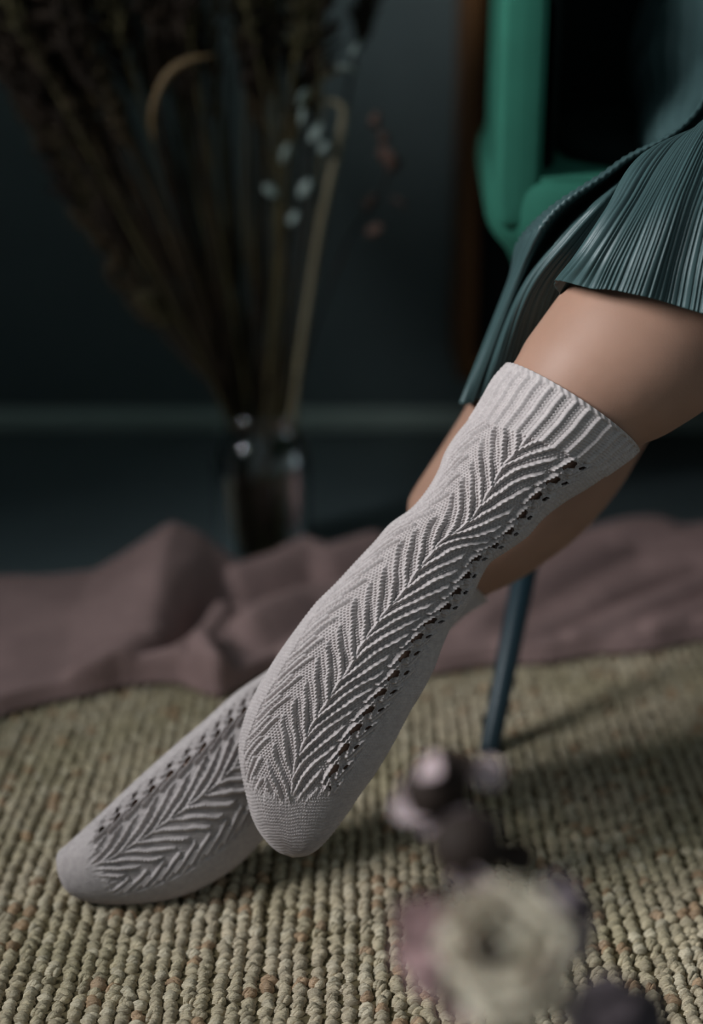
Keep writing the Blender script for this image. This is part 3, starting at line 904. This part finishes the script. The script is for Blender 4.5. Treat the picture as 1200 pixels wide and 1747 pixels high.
def oval(c, ax, r1, r2, th, mb):
    """a flattened oval pod"""
    ax = np.asarray(ax)/np.linalg.norm(ax)
    nn = np.cross(ax, rng.normal(0, 1, 3)); nn = nn*.5+np.array([-.4, -.8, .2]); nn -= ax*(nn@ax); nn /= np.linalg.norm(nn)
    b_ = np.cross(nn, ax)
    V = [c+nn*th]
    for rr, hh in ((.6, .8), (1.0, .0), (.6, -.8)):
        for t_ in np.linspace(0, 2*np.pi, 10, endpoint=False):
            V.append(c+ax*r1*rr*math.cos(t_)+b_*r2*rr*math.sin(t_)+nn*th*hh)
    V.append(c-nn*th)
    T = [(0, 1+j, 1+(j+1) % 10) for j in range(10)]+[(31, 21+(j+1) % 10, 21+j) for j in range(10)]
    Q = [(1+k*10+j, 11+k*10+j, 11+k*10+(j+1) % 10, 1+k*10+(j+1) % 10) for k in range(2) for j in range(10)]
    mb.add(V, Q, T)


def pod_sprig(name, label, path, pods, m, rad, ms):
    o = empty(name, tuple(path[0]))
    tag(o, label, 'dried plant')
    MB().tube(path, rad, 6, 30).build('stem', ms, o)
    for px, py, dx, dy, r1, r2 in pods:
        c = at_vase(px, py, -.04)
        mb = MB(); oval(c, at_vase(px+dx, py+dy, -.04)-c, r1, r2, .0018, mb)
        mb.build('pod', m, o)
    return o
pod_sprig('dried_honesty', 'dried sprig with pale silvery oval pods, beside the snapped reed',
          [VC+np.array([.015, -.02, .012]), VC+np.array([.022, -.02, .17]), at_vase(482, 330, -.04), at_vase(512, 200, -.04), at_vase(555, 130, -.04), at_vase(610, 116, -.04)],
          [(518, 168, 4, -10, .0105, .0080), (514, 200, 2, -10, .0105, .0085), (538, 226, 6, -10, .0125, .0090), (592, 116, 10, 3, .0120, .0050), (463, 326, 10, 8, .010, .0062),
           (520, 322, -6, 10, .012, .0062), (500, 372, -5, 8, .009, .0060), (488, 262, -4, 10, .012, .0050), (552, 250, 4, -8, .008, .006), (605, 85, 6, -12, .010, .005)], M_POD, [.0015]*6, M_GRASS2)
pod_sprig('dried_leaf_sprig', 'thin dried sprig with small rusty brown leaves, farthest right of the bouquet',
          [VC+np.array([.02, .01, .012]), VC+np.array([.034, .01, .17]), at_vase(590, 420, .0), at_vase(650, 330, .0), at_vase(665, 270, .0), at_vase(640, 205, 0)],
          [(640, 205, 3, -8, .009, .006), (662, 268, 6, 6, .013, .010), (672, 282, -6, 6, .009, .008), (682, 345, 6, 4, .011, .007), (632, 345, 4, -6, .010, .006), (640, 392, -6, 3, .011, .007), (655, 235, 3, 8, .007, .006)],
          M_RUST, [.0012]*6, M_GRASSD)
pts = [VC+np.array([.01, .03, .012]), VC+np.array([.03, .03, .17]), at_vase(590, 180, .1), at_vase(640, -120, .1)]
o = empty('dried_plume', tuple(pts[0]))
tag(o, 'dense dark brown plume at the top right of the bouquet', 'dried plant')
MB().tube(pts, [.002, .002, .0018, .001], 6, 18).build('stem', M_GRASSD, o)
mb = MB(); plume(mb, at_vase(612, 90, .1), at_vase(645, -150, .1), .03, 170, .03); mb.build('plume', M_GRASSD, o)

# ------------------------------------------------------------------ dried flowers close to the lens, in a bottle below the picture
BV_ = np.array([.085, .445, .0])
bottle = empty('bottle_vase', tuple(BV_))
tag(bottle, 'small stoneware bottle on the rug holding the close dried flowers', 'vase')
MB().lathe([(.001, .010), (.034, .010), (.038, .016), (.038, .07), (.03, .092), (.017, .105), (.016, .128), (.018, .132), (.0145, .132), (.013, .105), (.027, .088), (.034, .07), (.034, .018), (.001, .015)], BV_, 36).build('bottle', material('stoneware', (92, 84, 74), .6, .3, noise=.1, nscale=40), bottle)


def petal(c, n_, up, w, l, cup, m, parent, name='petal', roll=0.0, wav=.06):
    """curved petal patch: base at c, growing along up, facing n_"""
    up = np.asarray(up, float); up /= np.linalg.norm(up)
    n_ = np.asarray(n_, float); n_ = n_-up*(n_@up); n_ /= np.linalg.norm(n_)
    s_ = np.cross(up, n_)
    ku, kv = 9, 9
    V = np.empty((kv, ku, 3))
    ph = random.uniform(0, 6)
    for i in range(kv):
        f = i/(kv-1)
        wid = w*(.28+.72*math.sin(math.pi*min(.5, f*.62)))*math.sqrt(max(.02, 1-max(0, (f-.62)/.40)**2))
        for j in range(ku):
            g_ = j/(ku-1)*2-1
            V[i, j] = c+up*l*f+s_*wid*g_*.5+n_*(-cup*w*(g_*g_)*.5*-1-roll*l*f*f+wav*w*math.sin(g_*4+ph+f*3)*f)
    o = mk(name, V, grid_quads(kv, ku, False), m, parent)
    s = o.modifiers.new('thick', 'SOLIDIFY'); s.thickness = .0007
    return o


def flower_stem(o, top, rad=.0016, via=None):
    pts = [BV_+np.array([0, 0, .03]), BV_+np.array([0, 0, .128])]
    if via is not None: pts.append(np.asarray(via))
    pts.append(np.asarray(top))
    MB().tube(pts, rad, 7, 24).build('stem', M_STEM, o)


TO = lambda c: -np.asarray(c)+np.array([0, 0, CAM_H])
GF = 'dried flowers close to the lens'
# cream bloom
c = P(860, 1624, .505)
o = empty('dried_bloom', tuple(c)); tag(o, 'large cream dried bloom with a dark eye, close to the lens', 'flower', GF)
ax = TO(c); ax /= np.linalg.norm(ax); ax = ax+np.array([-.45, 0, .05]); ax /= np.linalg.norm(ax)
e1 = np.cross(ax, [0, 0, 1.0]); e1 /= np.linalg.norm(e1); e2 = np.cross(e1, ax)
for k_, (num, rr, ll, ww, tilt) in enumerate(((5, .006, .016, .019, .75), (6, .006, .020, .023, 1.15), (7, .006, .021, .024, 1.5))):
    for j in range(num):
        t_ = 2*math.pi*j/num+k_*.4+random.uniform(-.1, .1)
        rd = e1*math.cos(t_)+e2*math.sin(t_)
        up = ax*math.cos(tilt)+rd*math.sin(tilt)
        nn = -rd*math.cos(tilt)+ax*math.sin(tilt)
        petal(c-ax*.012+rd*rr, nn, up, ww, ll*random.uniform(.9, 1.1), .5, M_CREAM, o, roll=-.15)
mb = MB(); mb.lathe([(.0001, .006), (.003, .005), (.0052, .002), (.005, -.004), (.0001, -.006)], (0, 0, 0), 12)
V = np.concatenate(mb.V); V = c+np.array([-.002, 0, 0])+V[:, :1]*e1*.85+V[:, 1:2]*e2*.95+(V[:, 2:]+.006)*ax
mk('dark_eye', V, mb.Q[0], M_UMBER, o)
mb = MB(); mb.lathe([(.0001, -.002), (.006, -.003), (.010, -.007), (.008, -.013), (.0001, -.016)], (0, 0, 0), 16)
V = np.concatenate(mb.V); V = c+V[:, :1]*e1+V[:, 1:2]*e2+V[:, 2:]*ax
mk('flower_head', V, mb.Q[0], M_CREAM, o)
flower_stem(o, c-ax*.012, via=BV_*.3+(c-ax*.03)*.7)


def leafy(name, label, c, parts, budr=None, budm=None, stretch=1.3):
    o = empty(name, tuple(c)); tag(o, label, 'flower', GF)
    if budr:
        mb = MB()
        t_ = np.linspace(0, np.pi, 9)
        mb.lathe([(max(.0001, budr*math.sin(x)*(1+.12*math.cos(x))), -budr*stretch*math.cos(x)) for x in t_], (0, 0, 0), 16)
        V = np.concatenate(mb.V); ang = random.uniform(-.5, .5)
        V = V@np.array([[math.cos(.5), 0, -math.sin(.5)], [0, 1, 0], [math.sin(.5), 0, math.cos(.5)]])
        mk('bud', V+c, mb.Q[0], budm, o)
    for px0, py0, px1, py1, w, m, dz in parts:
        z = float((np.array(c)-np.array([0, 0, CAM_H]))@FWD)-.006
        a_, b_ = P(px0, py0, z+dz), P(px1, py1, z+dz*.5)
        petal(a_, TO(a_)+np.array([-.2, 0, .15]), b_-a_, w, float(np.linalg.norm(b_-a_)), .35, m, o, roll=.15)
    return o
# bud with pink sepals, top of the sprig
c = P(748, 1340, .60)
o = leafy('dried_bud', 'umber bud with pale pink sepals, topmost of the close dried flowers', c,
          [(720, 1362, 690, 1335, .012, M_PINK, .010), (738, 1388, 672, 1370, .014, M_PINK, .0), (760, 1385, 706, 1400, .016, M_PINK, .003), (790, 1315, 860, 1320, .014, M_PINK, .004),
           (752, 1322, 722, 1300, .013, M_PINK, -.016), (770, 1340, 800, 1285, .013, M_UMBER, -.004), (748, 1350, 790, 1390, .016, M_UMBER, .004)], .0140, M_UMBER)
flower_stem(o, c-np.array([0, 0, .006]), via=P(850, 1500, .59))
c = P(800, 1440, .58)
o = leafy('dried_bud', 'dark brown bud with one whitish pink petal below, in the middle of the close sprig', c,
          [(804, 1476, 808, 1520, .020, M_PINK, -.004), (800, 1430, 780, 1385, .018, M_DUSK, .004), (830, 1450, 915, 1470, .014, M_UMBER, .006), (815, 1440, 850, 1400, .012, M_DUSK, .006),
           (790, 1440, 752, 1450, .014, M_UMBER, 0)], .0150, M_UMBER, 1.0)
flower_stem(o, c-np.array([0, 0, .006]), via=P(860, 1560, .575))
c = P(735, 1610, .56)
o = leafy('dried_petals', 'cluster of mauve dried petals left of the cream bloom', c,
          [(775, 1610, 680, 1555, .018, M_MAUVE, 0), (775, 1630, 672, 1620, .018, M_MAUVE, -.004), (780, 1650, 700, 1670, .018, M_MAUVE, .0), (775, 1595, 720, 1540, .015, M_MAUVE, .004),
           (790, 1600, 775, 1535, .018, M_UMBER, .006), (800, 1680, 745, 1690, .016, M_MAUVE, .004), (800, 1690, 775, 1745, .018, M_MAUVE, .006)])
flower_stem(o, P(790, 1640, .57), via=P(850, 1720, .57))
c = P(1060, 1730, .56)
o = leafy('dried_leaf', 'dusky grey purple dried leaves at the lower right of the cream bloom', c,
          [(960, 1740, 1080, 1690, .022, M_DUSK, 0), (1000, 1760, 1140, 1730, .026, M_DUSK, .004), (980, 1770, 1060, 1740, .024, M_DUSK, -.005), (920, 1600, 1010, 1540, .020, M_DUSK, .02), (930, 1630, 1010, 1590, .018, M_DUSK, .02),
           (900, 1560, 980, 1510, .018, M_DUSK, .02)])
flower_stem(o, P(970, 1760, .56))
